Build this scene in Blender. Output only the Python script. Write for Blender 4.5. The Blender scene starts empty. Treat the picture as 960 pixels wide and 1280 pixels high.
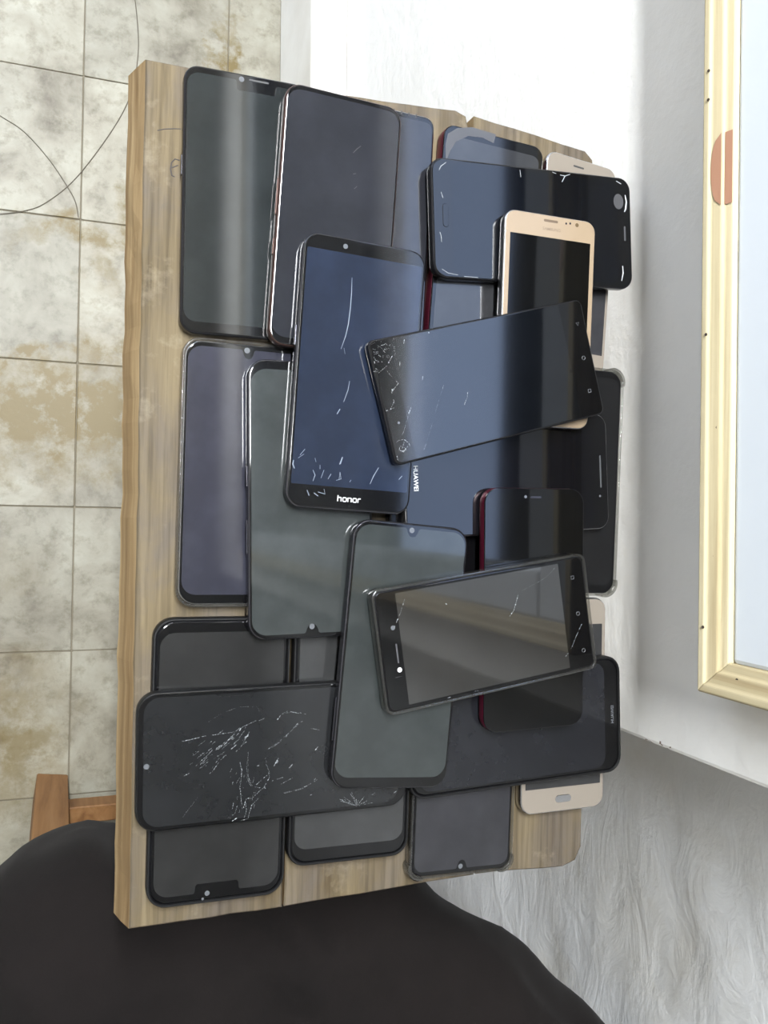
import bpy, bmesh, math, random
from mathutils import Vector, Matrix, noise
import numpy as np

S = bpy.context.scene
COL = S.collection
random.seed(7)

# ------------------------------------------------------------------ camera
F_PX = 1100.0                      # focal length in pixels of the 960 x 1280 frame
CAM_Z = 1.41
cam_d = bpy.data.cameras.new('camera')
cam = bpy.data.objects.new('camera', cam_d)
COL.objects.link(cam)
S.camera = cam
cam_d.sensor_fit = 'VERTICAL'
cam_d.sensor_height = 24.0
cam_d.lens = 24.0 * F_PX / 1280.0
cam_d.clip_start = 0.01
cam_d.clip_end = 200


def camera_axes():
    down = Vector((75 - 480, 635 - 640, F_PX)).normalized()     # where "straight down" lies in the frame
    up = -down
    y0 = Vector((0, -1, 0)); y0 -= up * y0.dot(up); y0.normalize()
    x0 = y0.cross(up)
    a = math.radians(-1.15)
    X = x0 * math.cos(a) + y0 * math.sin(a)
    Y = -x0 * math.sin(a) + y0 * math.cos(a)
    return X, Y, up


wx, wy, wz = camera_axes()          # world axes in image space (x right, y down, z forward)
# camera local axes (x right, y up, z back) in world coordinates
cx = Vector((wx.x, wy.x, wz.x)); cy = -Vector((wx.y, wy.y, wz.y)); cz = -Vector((wx.z, wy.z, wz.z))
cam.matrix_world = Matrix(((cx.x, cy.x, cz.x, 0), (cx.y, cy.y, cz.y, 0), (cx.z, cy.z, cz.z, CAM_Z), (0, 0, 0, 1)))

# ------------------------------------------------------------------ light
S.view_settings.view_transform = 'Standard'
S.view_settings.look = 'None'
S.view_settings.gamma = 1.0
S.view_settings.use_curve_mapping = False
S.view_settings.exposure = 0.02

W = bpy.data.worlds.new('sky'); S.world = W; W.use_nodes = True
nt = W.node_tree; nt.nodes.clear()
wo = nt.nodes.new('ShaderNodeOutputWorld'); bg = nt.nodes.new('ShaderNodeBackground')
tc = nt.nodes.new('ShaderNodeTexCoord'); sp = nt.nodes.new('ShaderNodeSeparateXYZ'); rp = nt.nodes.new('ShaderNodeValToRGB')
rp.color_ramp.elements[0].position = 0.0; rp.color_ramp.elements[0].color = (0.86, 0.92, 1.0, 1)
rp.color_ramp.elements[1].position = 0.9; rp.color_ramp.elements[1].color = (0.50, 0.66, 1.0, 1)
nt.links.new(tc.outputs['Generated'], sp.inputs[0]); nt.links.new(sp.outputs['Z'], rp.inputs[0])
nt.links.new(rp.outputs[0], bg.inputs[0]); nt.links.new(bg.outputs[0], wo.inputs[0])
bg.inputs[1].default_value = 6.0


def portal(name, loc, rot, sx, sy):
    l = bpy.data.lights.new(name, 'AREA'); l.shape = 'RECTANGLE'; l.size = sx; l.size_y = sy
    l.cycles.is_portal = True
    o = bpy.data.objects.new(name, l); COL.objects.link(o); o.location = loc; o.rotation_euler = rot
    return o


# room measures (metres); x towards the window wall, y along it, z up
XW = 0.385            # inner face of the window wall
YC = -0.154           # its free end
XR = 0.62             # outer face of the window wall
XN = 0.505            # wall face of the shallow niche beside it
X0, Y0, Y1, ZC = -2.0, -1.7, 1.75, 2.75
WIN = (-0.076, 1.30, 1.003, 2.22)     # window opening: y0, y1, z0, z1
DOOR = (-1.90, 0.05, 2.30)           # doorway in the left wall: x0, x1, height
portal('window_daylight', (XR + 0.01, (WIN[0] + WIN[1]) / 2, (WIN[2] + WIN[3]) / 2), (0, math.radians(90), 0), WIN[3] - WIN[2], WIN[1] - WIN[0])
portal('doorway_daylight', ((DOOR[0] + DOOR[1]) / 2, Y1 + 0.14, DOOR[2] / 2), (math.radians(-90), 0, 0), DOOR[1] - DOOR[0], DOOR[2])

# ------------------------------------------------------------------ helpers
MM = 0.001


def link(o, parent=None):
    COL.objects.link(o)
    if parent is not None:
        o.parent = parent
    return o


def obj(name, verts, faces, mat, parent=None, smooth=None, mats=None, fmat=None):
    me = bpy.data.meshes.new(name)
    me.from_pydata([tuple(v) for v in verts], [], faces)
    for m in (mats or [mat]):
        me.materials.append(m)
    if fmat:
        me.polygons.foreach_set('material_index', fmat)
    bm = bmesh.new(); bm.from_mesh(me); bmesh.ops.recalc_face_normals(bm, faces=bm.faces); bm.to_mesh(me); bm.free()
    if smooth is not None:
        me.shade_smooth(); me.set_sharp_from_angle(angle=math.radians(smooth))
    me.update()
    return link(bpy.data.objects.new(name, me), parent)


def empty(name, loc=(0, 0, 0), rot=(0, 0, 0), parent=None):
    o = bpy.data.objects.new(name, None); o.empty_display_size = 0.02
    o.location = loc; o.rotation_euler = rot
    return link(o, parent)


def tag(o, label, cat, group=None):
    o['label'] = label; o['category'] = cat
    if group: o['group'] = group
    return o


def structure(o, label=None):
    o['kind'] = 'structure'
    if label: o['label'] = label
    return o


def boxes(lst):
    """list of (x0,x1,y0,y1,z0,z1) -> verts, faces"""
    v, f = [], []
    for x0, x1, y0, y1, z0, z1 in lst:
        b = len(v)
        v += [(x0, y0, z0), (x1, y0, z0), (x1, y1, z0), (x0, y1, z0), (x0, y0, z1), (x1, y0, z1), (x1, y1, z1), (x0, y1, z1)]
        f += [tuple(b + i for i in q) for q in ((0, 3, 2, 1), (4, 5, 6, 7), (0, 1, 5, 4), (1, 2, 6, 5), (2, 3, 7, 6), (3, 0, 4, 7))]
    return v, f


def bevel_obj(o, w=0.002, seg=2):
    m = o.modifiers.new('bevel', 'BEVEL'); m.width = w; m.segments = seg; m.limit_method = 'ANGLE'
    return o


def rrect(w, h, r, n=7):
    r = max(0.05, min(r, w / 2 - 0.01, h / 2 - 0.01))
    pts = []
    for cx_, cy_, a0 in ((w / 2 - r, -h / 2 + r, -90), (w / 2 - r, h / 2 - r, 0), (-w / 2 + r, h / 2 - r, 90), (-w / 2 + r, -h / 2 + r, 180)):
        for i in range(n + 1):
            a = math.radians(a0 + 90 * i / n)
            pts.append((cx_ + r * math.cos(a), cy_ + r * math.sin(a)))
    return pts


def loft(loops, cap0=True, cap1=True):
    """loops: list of (points2d, z) with equal counts, bottom to top (mm)"""
    v, f = [], []
    n = len(loops[0][0])
    for pts, z in loops:
        v += [(x * MM, y * MM, z * MM) for x, y in pts]
    for k in range(len(loops) - 1):
        for i in range(n):
            j = (i + 1) % n
            f.append((k * n + i, k * n + j, (k + 1) * n + j, (k + 1) * n + i))
    if cap0: f.append(tuple(reversed(range(n))))
    if cap1: f.append(tuple(range((len(loops) - 1) * n, len(loops) * n)))
    return v, f


def disc(cx_, cy_, z0, z1, r, n=18):
    pts = [(cx_ + r * math.cos(2 * math.pi * i / n), cy_ + r * math.sin(2 * math.pi * i / n)) for i in range(n)]
    return loft([(pts, z0), (pts, z1)])


def ribbons(lines, z, h=0.03):
    """flat thin strokes: list of (points, width or widths) in mm"""
    v, f = [], []
    for pts, w in lines:
        n = len(pts)
        ws = w if isinstance(w, (list, tuple)) else [w] * n
        b = len(v)
        for i, p in enumerate(pts):
            a = pts[max(0, i - 1)]; c = pts[min(n - 1, i + 1)]
            dx, dy = c[0] - a[0], c[1] - a[1]; l = math.hypot(dx, dy) or 1
            nx_, ny_ = -dy / l * ws[i] / 2, dx / l * ws[i] / 2
            v.append(((p[0] + nx_) * MM, (p[1] + ny_) * MM, z * MM))
            v.append((p[0] * MM, p[1] * MM, (z + h + ws[i] * 0.25) * MM))
            v.append(((p[0] - nx_) * MM, (p[1] - ny_) * MM, z * MM))
        for i in range(n - 1):
            q = b + 3 * i
            f += [(q, q + 3, q + 4, q + 1), (q + 1, q + 4, q + 5, q + 2)]
    return v, f


# ------------------------------------------------------------------ materials
def new_mat(name):
    m = bpy.data.materials.new(name); m.use_nodes = True
    t = m.node_tree; b = t.nodes['Principled BSDF']
    return m, t, b


def plain(name, col, rough=0.5, metal=0.0, spec=None, coat=0.0):
    m, t, b = new_mat(name)
    b.inputs['Base Color'].default_value = (*col, 1); b.inputs['Roughness'].default_value = rough
    b.inputs['Metallic'].default_value = metal
    if spec is not None: b.inputs['Specular IOR Level'].default_value = spec
    b.inputs['Coat Weight'].default_value = coat
    return m


def nd(t, kind, **kw):
    n = t.nodes.new(kind)
    for k, v in kw.items():
        if k in n.inputs: n.inputs[k].default_value = v
        else: setattr(n, k, v)
    return n


def ramp(t, stops, inp):
    r = t.nodes.new('ShaderNodeValToRGB'); e = r.color_ramp.elements
    e[0].position, e[0].color = stops[0][0], (*stops[0][1], 1)
    e[1].position, e[1].color = stops[-1][0], (*stops[-1][1], 1)
    for p, c in stops[1:-1]:
        x = e.new(p); x.color = (*c, 1)
    t.links.new(inp, r.inputs[0])
    return r


def mixc(t, fac, a, b, mode='MIX'):
    m = t.nodes.new('ShaderNodeMix'); m.data_type = 'RGBA'; m.blend_type = mode
    for s, i in ((fac, 0), (a, 6), (b, 7)):
        if hasattr(s, 'links'): t.links.new(s, m.inputs[i])
        elif isinstance(s, tuple): m.inputs[i].default_value = (*s, 1)
        else: m.inputs[i].default_value = s
    return m.outputs[2]


def math_n(t, op, a, b=None, c=None, clamp=False):
    m = t.nodes.new('ShaderNodeMath'); m.operation = op; m.use_clamp = clamp
    for i, s in enumerate((a, b, c)):
        if s is None: continue
        if hasattr(s, 'links'): t.links.new(s, m.inputs[i])
        else: m.inputs[i].default_value = s
    return m.outputs[0]


def mapped(t, scale, coord='Object', rot=(0, 0, 0), loc=(0, 0, 0)):
    mp = t.nodes.new('ShaderNodeMapping')
    mp.inputs['Scale'].default_value = scale; mp.inputs['Rotation'].default_value = rot; mp.inputs['Location'].default_value = loc
    if coord == 'World':
        g = t.nodes.new('ShaderNodeNewGeometry'); t.links.new(g.outputs['Position'], mp.inputs[0])
    else:
        c = t.nodes.new('ShaderNodeTexCoord'); t.links.new(c.outputs[coord], mp.inputs[0])
    return mp.outputs[0]


def noise_n(t, vec, scale, detail=6, rough=0.55, dist=0.0):
    n = nd(t, 'ShaderNodeTexNoise', Scale=scale, Detail=detail, Roughness=rough, Distortion=dist)
    t.links.new(vec, n.inputs['Vector'])
    return n.outputs['Fac']


def bump(t, b, h, strength=0.3, dist=0.002):
    n = nd(t, 'ShaderNodeBump', Strength=strength, Distance=dist)
    t.links.new(h, n.inputs['Height']); t.links.new(n.outputs[0], b.inputs['Normal'])


def wall_paint(name, col, col2, bs=0.25, bd=0.003, chips=False):
    m, t, b = new_mat(name)
    v = mapped(t, (1, 1, 1), 'World')
    n1 = noise_n(t, v, 7, 5)
    c = ramp(t, [(0.35, col2), (0.65, col)], n1).outputs[0]
    if chips:      # worn brown flecks along the free arris of the wall
        g = t.nodes.new('ShaderNodeNewGeometry'); s = t.nodes.new('ShaderNodeSeparateXYZ'); t.links.new(g.outputs['Position'], s.inputs[0])
        d = math_n(t, 'SUBTRACT', s.outputs['Y'], YC)
        n2 = noise_n(t, mapped(t, (1, 1, 0.35), 'World'), 130, 3, 0.6)
        edge = math_n(t, 'LESS_THAN', d, math_n(t, 'MULTIPLY_ADD', n2, 0.020, -0.0095))
        zz = math_n(t, 'COMPARE', s.outputs['Z'], 0.915, 0.028)
        c = mixc(t, math_n(t, 'MULTIPLY', edge, zz), c, (0.16, 0.10, 0.07))
    t.links.new(c, b.inputs['Base Color']); b.inputs['Roughness'].default_value = 0.9; b.inputs['Specular IOR Level'].default_value = 0.15
    n3 = noise_n(t, v, 28, 6, 0.6)
    bump(t, b, n3, bs, bd)
    return m


M_WALL = wall_paint('white_wall_paint', (0.86, 0.85, 0.83), (0.80, 0.79, 0.765), 0.3, 0.006, chips=True)
M_CEIL = wall_paint('ceiling_paint', (0.70, 0.69, 0.67), (0.62, 0.61, 0.59))
M_DARKWALL = wall_paint('room_wall_paint', (0.62, 0.60, 0.56), (0.55, 0.53, 0.50))


def rough_plaster():
    m, t, b = new_mat('rough_grey_plaster')
    v = mapped(t, (1, 1, 1), 'World')
    n1 = noise_n(t, v, 6, 6, 0.6, 0.6)
    c = ramp(t, [(0.3, (0.72, 0.71, 0.68)), (0.5, (0.82, 0.83, 0.84)), (0.75, (0.86, 0.88, 0.90))], n1)
    t.links.new(c.outputs[0], b.inputs['Base Color']); b.inputs['Roughness'].default_value = 0.55
    st = noise_n(t, mapped(t, (1, 0.6, 1.2), 'World', (0.35, 0, 0)), 20, 9, 0.62, 1.2)
    fine = noise_n(t, v, 75, 4, 0.6)
    h = math_n(t, 'MULTIPLY_ADD', fine, 0.16, st)
    bump(t, b, h, 0.32, 0.010)
    return m


M_PLASTER = rough_plaster()
M_PLINTH = wall_paint('plinth_cement', (0.74, 0.72, 0.67), (0.64, 0.61, 0.55), 0.3, 0.003)


def tile_mat():
    m, t, b = new_mat('stained_beige_tile')
    v = mapped(t, (1, 1, 1), 'World')
    oi = t.nodes.new('ShaderNodeObjectInfo')
    n1 = noise_n(t, v, 9, 8, 0.65, 0.3)
    n2 = noise_n(t, v, 34, 6, 0.7)
    base = ramp(t, [(0.28, (0.125, 0.105, 0.072)), (0.45, (0.245, 0.225, 0.172)), (0.66, (0.345, 0.330, 0.265))], n1).outputs[0]
    spk = ramp(t, [(0.30, (0.50, 0.46, 0.38)), (0.50, (1, 1, 1))], n2).outputs[0]
    c = mixc(t, 0.75, base, spk, 'MULTIPLY')
    var = math_n(t, 'MULTIPLY_ADD', oi.outputs['Random'], 0.22, 0.80)
    vv = t.nodes.new('ShaderNodeCombineColor')
    for i in range(3): t.links.new(var, vv.inputs[i])
    c = mixc(t, 1.0, c, vv.outputs[0], 'MULTIPLY')
    # ochre rust stains: irregular pools at fixed places on this floor
    g = t.nodes.new('ShaderNodeNewGeometry')
    warp = nd(t, 'ShaderNodeTexNoise', Scale=11.0, Detail=6.0, Roughness=0.62); t.links.new(g.outputs['Position'], warp.inputs['Vector'])
    sub = t.nodes.new('ShaderNodeVectorMath'); sub.operation = 'SUBTRACT'; t.links.new(warp.outputs['Color'], sub.inputs[0]); sub.inputs[1].default_value = (0.5, 0.5, 0.5)
    mad = t.nodes.new('ShaderNodeVectorMath'); mad.operation = 'MULTIPLY_ADD'; t.links.new(sub.outputs[0], mad.inputs[0]); mad.inputs[1].default_value = (0.22, 0.22, 0); t.links.new(g.outputs['Position'], mad.inputs[2])
    tot = None
    for (px, py, rx, ry, a, w) in ((0.01, 0.140, 0.22, 0.088, 6, 1.5), (-0.06, 0.225, 0.14, 0.022, 12, 1.2), (0.05, 0.425, 0.14, 0.024, 10, 1.1),
                                   (0.232, 0.70, 0.016, 0.09, 0, 1.3), (0.07, 0.255, 0.05, 0.03, 0, 1.0), (0.045, 0.36, 0.02, 0.05, 0, 0.6), (-0.12, -0.10, 0.1, 0.04, 20, 0.35), (-0.06, -0.34, 0.085, 0.13, 10, 0.75)):
        mp = t.nodes.new('ShaderNodeMapping'); mp.vector_type = 'TEXTURE'
        mp.inputs['Location'].default_value = (px, py, 0); mp.inputs['Rotation'].default_value = (0, 0, math.radians(a)); mp.inputs['Scale'].default_value = (rx, ry, 1)
        t.links.new(mad.outputs[0], mp.inputs[0])
        ln = t.nodes.new('ShaderNodeVectorMath'); ln.operation = 'LENGTH'; t.links.new(mp.outputs[0], ln.inputs[0])
        q = math_n(t, 'MULTIPLY', math_n(t, 'SUBTRACT', 1.25, ln.outputs['Value'], clamp=True), w)
        tot = q if tot is None else math_n(t, 'MAXIMUM', tot, q)
    br = noise_n(t, v, 24, 6, 0.7)
    msk = math_n(t, 'MULTIPLY', tot, ramp(t, [(0.36, (0.15, 0.15, 0.15)), (0.55, (1, 1, 1))], br).outputs[0], clamp=True)
    c = mixc(t, msk, c, (0.135, 0.095, 0.026))
    t.links.new(c, b.inputs['Base Color']); b.inputs['Roughness'].default_value = 0.5
    bump(t, b, n2, 0.2, 0.002)
    return m


M_TILE = tile_mat()
M_GROUT = plain('grey_brown_grout', (0.19, 0.165, 0.12), 0.9)


def wood(name, stops, grain=(60, 2.2, 60), sc=1.0, rough=0.65, stain=None, bs=0.25):
    m, t, b = new_mat(name)
    oi = t.nodes.new('ShaderNodeObjectInfo')
    v0 = mapped(t, grain, 'Object')
    off = t.nodes.new('ShaderNodeVectorMath'); off.operation = 'ADD'; t.links.new(v0, off.inputs[0])
    k = t.nodes.new('ShaderNodeCombineXYZ'); t.links.new(math_n(t, 'MULTIPLY', oi.outputs['Random'], 37.0), k.inputs[0]); t.links.new(k.outputs[0], off.inputs[1])
    n1 = noise_n(t, off.outputs[0], sc, 8, 0.62, 0.7)
    c = ramp(t, stops, n1).outputs[0]
    if stain:
        v = mapped(t, (1, 0.45, 1), 'Object')
        n2 = noise_n(t, v, 26, 7, 0.65, 0.5)
        c = mixc(t, ramp(t, [(0.40, (0, 0, 0)), (0.62, (1, 1, 1))], n2).outputs[0], c, mixc(t, 0.75, c, stain))
        fine = noise_n(t, mapped(t, (260, 9, 200), 'Object'), 1.0, 4, 0.6)
        c = mixc(t, 0.8, c, ramp(t, [(0.33, (0.55, 0.53, 0.50)), (0.55, (1, 1, 1))], fine).outputs[0], 'MULTIPLY')
        bl = noise_n(t, mapped(t, (1, 1, 1), 'Object'), 31, 5, 0.7)
        c = mixc(t, ramp(t, [(0.58, (0, 0, 0)), (0.74, (0.32, 0.32, 0.32))], bl).outputs[0], c, (0.30, 0.26, 0.19))
    t.links.new(c, b.inputs['Base Color']); b.inputs['Roughness'].default_value = rough
    b.inputs['Specular IOR Level'].default_value = 0.15
    bump(t, b, n1, bs, 0.0015)
    return m


M_BOARD = wood('weathered_board', [(0.30, (0.060, 0.043, 0.024)), (0.48, (0.112, 0.086, 0.050)), (0.70, (0.175, 0.138, 0.084))], (38, 2.4, 30), 1.0, 0.7, stain=(0.10, 0.085, 0.072))
M_SAWN = wood('sawn_yellow_edge', [(0.30, (0.11, 0.066, 0.030)), (0.46, (0.21, 0.142, 0.072)), (0.62, (0.31, 0.228, 0.125))], (60, 3.0, 90), 1.0, 0.7)
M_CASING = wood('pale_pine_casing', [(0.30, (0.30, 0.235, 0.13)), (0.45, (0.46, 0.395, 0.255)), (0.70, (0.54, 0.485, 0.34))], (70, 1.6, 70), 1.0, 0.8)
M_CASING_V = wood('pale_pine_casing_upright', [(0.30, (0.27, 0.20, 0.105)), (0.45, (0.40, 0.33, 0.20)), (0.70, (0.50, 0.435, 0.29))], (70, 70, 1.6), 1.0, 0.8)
M_ORANGE = wood('orange_stool_wood', [(0.30, (0.15, 0.068, 0.026)), (0.5, (0.25, 0.125, 0.05)), (0.7, (0.31, 0.17, 0.075))], (40, 40, 3), 1.0, 0.5)
M_KNOT = plain('pine_knot', (0.30, 0.155, 0.095), 0.7)
M_HOLE = plain('nail_hole', (0.03, 0.02, 0.015), 0.9)
M_SASH = plain('white_sash_paint', (0.60, 0.64, 0.69), 0.9, 0, 0.05)
M_PENCIL = plain('pencil_mark', (0.045, 0.038, 0.036), 0.8)
M_THREAD = plain('dark_thread', (0.10, 0.085, 0.06), 0.8)


def schlick(t, f0, p=5.0, f90=1.0):
    lw = nd(t, 'ShaderNodeLayerWeight', Blend=0.5)
    return math_n(t, 'MULTIPLY_ADD', math_n(t, 'POWER', lw.outputs['Facing'], p), f90 - f0, f0)


def glass_mat():
    m = bpy.data.materials.new('window_glass'); m.use_nodes = True; t = m.node_tree; t.nodes.clear()
    o = t.nodes.new('ShaderNodeOutputMaterial'); mx = t.nodes.new('ShaderNodeMixShader')
    tr = nd(t, 'ShaderNodeBsdfTransparent'); gl = nd(t, 'ShaderNodeBsdfGlossy', Roughness=0.08)
    t.links.new(schlick(t, 0.004, 5.0, 0.03), mx.inputs[0]); t.links.new(tr.outputs[0], mx.inputs[1]); t.links.new(gl.outputs[0], mx.inputs[2]); t.links.new(mx.outputs[0], o.inputs[0])
    return m


M_GLASS = glass_mat()


def clear_plastic():
    m = bpy.data.materials.new('clear_case_plastic'); m.use_nodes = True; t = m.node_tree; t.nodes.clear()
    o = t.nodes.new('ShaderNodeOutputMaterial'); mx = t.nodes.new('ShaderNodeMixShader')
    tr = nd(t, 'ShaderNodeBsdfTransparent', Color=(0.72, 0.72, 0.70, 1)); gl = nd(t, 'ShaderNodeBsdfGlossy', Roughness=0.12, Color=(0.8, 0.8, 0.8, 1))
    df = nd(t, 'ShaderNodeBsdfDiffuse', Color=(0.30, 0.29, 0.27, 1)); m2 = t.nodes.new('ShaderNodeMixShader'); m2.inputs[0].default_value = 0.05
    t.links.new(tr.outputs[0], m2.inputs[1]); t.links.new(df.outputs[0], m2.inputs[2])
    t.links.new(schlick(t, 0.05, 3.0), mx.inputs[0]); t.links.new(m2.outputs[0], mx.inputs[1]); t.links.new(gl.outputs[0], mx.inputs[2]); t.links.new(mx.outputs[0], o.inputs[0])
    return m


M_CLEAR = clear_plastic()
M_BEZEL = plain('black_glass', (0.003, 0.003, 0.0034), 0.06, 0, 0.36)
M_BLACKFRAME = plain('black_metal_frame', (0.035, 0.035, 0.04), 0.2, 0.8)
M_SILVER = plain('silver_frame', (0.50, 0.50, 0.52), 0.25, 1.0)
M_GREYFRAME = plain('dark_grey_frame', (0.10, 0.10, 0.115), 0.18, 0.9)
M_BROWNFRAME = plain('copper_brown_frame', (0.085, 0.050, 0.043), 0.3, 0.7)
M_REDFRAME = plain('wine_red_frame', (0.10, 0.008, 0.024), 0.3, 0.5)
M_GOLD = plain('gold_bezel', (0.24, 0.18, 0.12), 0.35, 0.0)
M_GOLDPALE = plain('pale_champagne_bezel', (0.19, 0.165, 0.138), 0.3, 0.0)
M_RUBBER = plain('black_rubber_case', (0.004, 0.004, 0.0045), 0.5, 0, 0.3)
M_LENS = plain('camera_lens_grey', (0.09, 0.095, 0.105), 0.2)
M_LENSDARK = plain('camera_lens_dark', (0.02, 0.02, 0.03), 0.08)
M_PRINT = plain('white_print', (0.55, 0.55, 0.55), 0.5)
M_KEY = plain('faint_key_print', (0.05, 0.053, 0.057), 0.4)
M_SLOT = plain('earpiece_slot', (0.03, 0.03, 0.032), 0.6)
M_CRACK = plain('broken_glass_edge', (0.26, 0.275, 0.29), 0.4)
M_SCRATCH = plain('pale_scratch', (0.20, 0.23, 0.28), 0.4)
M_PATCH = plain('lifted_film_grey', (0.05, 0.05, 0.055), 0.35)


DISP = 0.40          # how pale the unlit panels are


def display(name, col, rough=0.06, dust=0.02, spec=0.36):
    m, t, b = new_mat('display_' + name)
    v = mapped(t, (1, 1, 1), 'Object')
    n = noise_n(t, v, 38, 5, 0.6)
    col = tuple(c * DISP for c in col)
    hi = tuple(min(1, c * (1 + dust * 18)) for c in col)
    c = ramp(t, [(0.40, col), (0.72, hi)], n).outputs[0]
    t.links.new(c, b.inputs['Base Color'])
    b.inputs['Roughness'].default_value = rough
    b.inputs['Specular IOR Level'].default_value = spec
    return m


# ------------------------------------------------------------------ setting: floor, walls, ceiling, window, doorway
TS = 0.2175
fl = obj('floor', *boxes([(X0, XR, Y0, Y1, -0.05, -0.0025)]), M_GROUT)
structure(fl, 'old beige stone tile floor with ochre stains')


def tile_mesh(w, h, name):
    o = obj(name, *loft([(rrect(w, h, 1.5, 1), -8), (rrect(w, h, 1.5, 1), -0.7), (rrect(w - 1.6, h - 1.6, 1.2, 1), 0)]), M_TILE, fl)
    return o


gap = 1.6
proto = {}
x_edges = [0.0205 + TS * k for k in range(-9, 2)]
for ix, xa in enumerate(x_edges):
    xb = min(xa + TS, 0.331)
    for iy in range(-7, 8):
        ya = 0.0018 + TS * iy; yb = min(ya + TS, Y1)
        if ya < Y0: continue
        w, h = (xb - xa) / MM - gap, (yb - ya) / MM - gap
        key = (round(w, 1), round(h, 1))
        if key not in proto:
            o = tile_mesh(w, h, 'tile'); proto[key] = o.data
        else:
            o = link(bpy.data.objects.new('tile', proto[key]), fl)
        o.location = ((xa + xb) / 2, (ya + yb) / 2, random.uniform(-0.0008, 0.0004))
        o.rotation_euler = (random.uniform(-.003, .003), random.uniform(-.003, .003), random.uniform(-.002, .002))


def wall_with_hole(name, axis_pos, thick, a0, a1, z0, z1, h, mat, axis='X'):
    """wall slab normal to axis with one rectangular opening h=(a0,a1,z0,z1)"""
    As = [a0, h[0], h[1], a1]; Zs = [z0, h[2], h[3], z1]
    lst = []
    for i in range(3):
        for j in range(3):
            if i == 1 and j == 1: continue
            if As[i + 1] - As[i] < 1e-5 or Zs[j + 1] - Zs[j] < 1e-5: continue
            if axis == 'X': lst.append((axis_pos, axis_pos + thick, As[i], As[i + 1], Zs[j], Zs[j + 1]))
            else: lst.append((As[i], As[i + 1], axis_pos, axis_pos + thick, Zs[j], Zs[j + 1]))
    v, f = boxes(lst)
    o = obj(name, v, f, mat)
    bm = bmesh.new(); bm.from_mesh(o.data)
    bmesh.ops.remove_doubles(bm, verts=bm.verts, dist=1e-5)
    seen = {}
    for fc in bm.faces: seen.setdefault(tuple(sorted(vv.index for vv in fc.verts)), []).append(fc)
    dead = [fc for g in seen.values() if len(g) > 1 for fc in g]
    bmesh.ops.delete(bm, geom=dead, context='FACES_ONLY')
    bm.to_mesh(o.data); bm.free()
    return structure(o)


wb = wall_with_hole('wall_back', XW, XR - XW, YC, Y1, 0, ZC, (WIN[0], WIN[1], WIN[2], WIN[3]), M_WALL)
wb['label'] = 'white painted wall with the window, ending in a chipped corner'
bevel_obj(wb, 0.003, 2)
pl = obj('trim_1', *boxes([(0.331, XW, YC, Y1, 0, 0.20)]), M_PLINTH); bevel_obj(pl, 0.008, 3)
structure(pl, 'thick off-white plinth along the foot of the white wall')

# niche wall of rough grey plaster: real relief plus fine bump
v, f = [], []
NY, NZ = 150, 200
for i in range(NY + 1):
    for j in range(NZ + 1):
        y = Y0 + (YC + 0.02 - Y0) * i / NY; z = ZC * j / NZ
        p = Vector((1.7, y * 3.2, z * 6.5))
        d = 0.0045 * noise.fractal(p, 0.9, 2.0, 4) + 0.0016 * noise.noise(Vector((3, y * 16, z * 30)))
        v.append((XN + d, y, z))
for i in range(NY):
    for j in range(NZ):
        a = i * (NZ + 1) + j
        f.append((a, a + 1, a + NZ + 2, a + NZ + 1))
wn = structure(obj('wall_niche', v, f, M_PLASTER, smooth=60), 'rough grey plaster wall set back behind the white corner')
wl = wall_with_hole('wall_left', Y1, 0.14, X0 - 0.1, XR + 0.3, 0, ZC, (DOOR[0], DOOR[1], 0, DOOR[2]), M_DARKWALL, 'Y')
structure(obj('wall_right', *boxes([(X0 - 0.1, XR + 0.3, Y0 - 0.1, Y0, 0, ZC)]), M_DARKWALL))
structure(obj('wall_front', *boxes([(X0 - 0.1, X0, Y0, Y1, 0, ZC)]), M_DARKWALL))
structure(obj('wall_niche_outer', *boxes([(XN + 0.03, XR + 0.1, Y0, YC, 0, ZC)]), M_DARKWALL))
structure(obj('ceiling', *boxes([(X0 - 0.1, XR + 0.3, Y0 - 0.1, Y1 + 0.14, ZC, ZC + 0.1)]), M_CEIL))
gr = structure(obj('ground', *boxes([(-30, 30, -30, 30, -0.30, -0.06)]), plain('pale_yard_ground', (0.45, 0.43, 0.39), 0.9)))

M_FACADE = wall_paint('added_pale_facade', (0.50, 0.48, 0.44), (0.42, 0.40, 0.37), 0.3, 0.01)
M_BRICK = wall_paint('added_dark_facade', (0.05, 0.043, 0.036), (0.035, 0.03, 0.027), 0.4, 0.01)  # near-black so the added house stays dark in the phone glass


def house(label, x0, x1, y0, y1, h, face, mat, roof):
    o = tag(empty('house', ((x0 + x1) / 2, (y0 + y1) / 2, -0.06)), label, 'building')
    hx, hy = (x1 - x0) / 2, (y1 - y0) / 2
    obj('wall', *boxes([(-hx, hx, -hy, hy, 0, h)]), mat, o)
    obj('roof', *boxes([(-hx - .15, hx + .15, -hy - .15, hy + .15, h, h + .15)]), roof, o)
    for k in (-1, 0, 1):
        for z in (1.0, 3.4):
            if z + 1.3 > h: continue
            if face == 'x': bx = (-hx - .02, -hx + .05, k * hy * .6 - .45, k * hy * .6 + .45, z, z + 1.2)
            else: bx = (k * hx * .6 - .45, k * hx * .6 + .45, -hy - .02, -hy + .05, z, z + 1.2)
            obj('window', *boxes([bx]), plain('facade_window', (0.05, 0.06, 0.07), .1), o)
    return o


house('unseen dark brown house added behind the window to block low sky', 2.6, 6.0, -5.0, 6.0, 5.0, 'x', M_BRICK, M_BRICK)  # unseen, put in to cut off the low sky outside the window
house('unseen pale house added opposite the doorway to limit and bounce daylight', -6.0, 2.0, 6.5, 9.5, 5.2, 'y', M_FACADE, M_PLINTH)  # unseen, put in to cover sky and return daylight through the doorway

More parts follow.
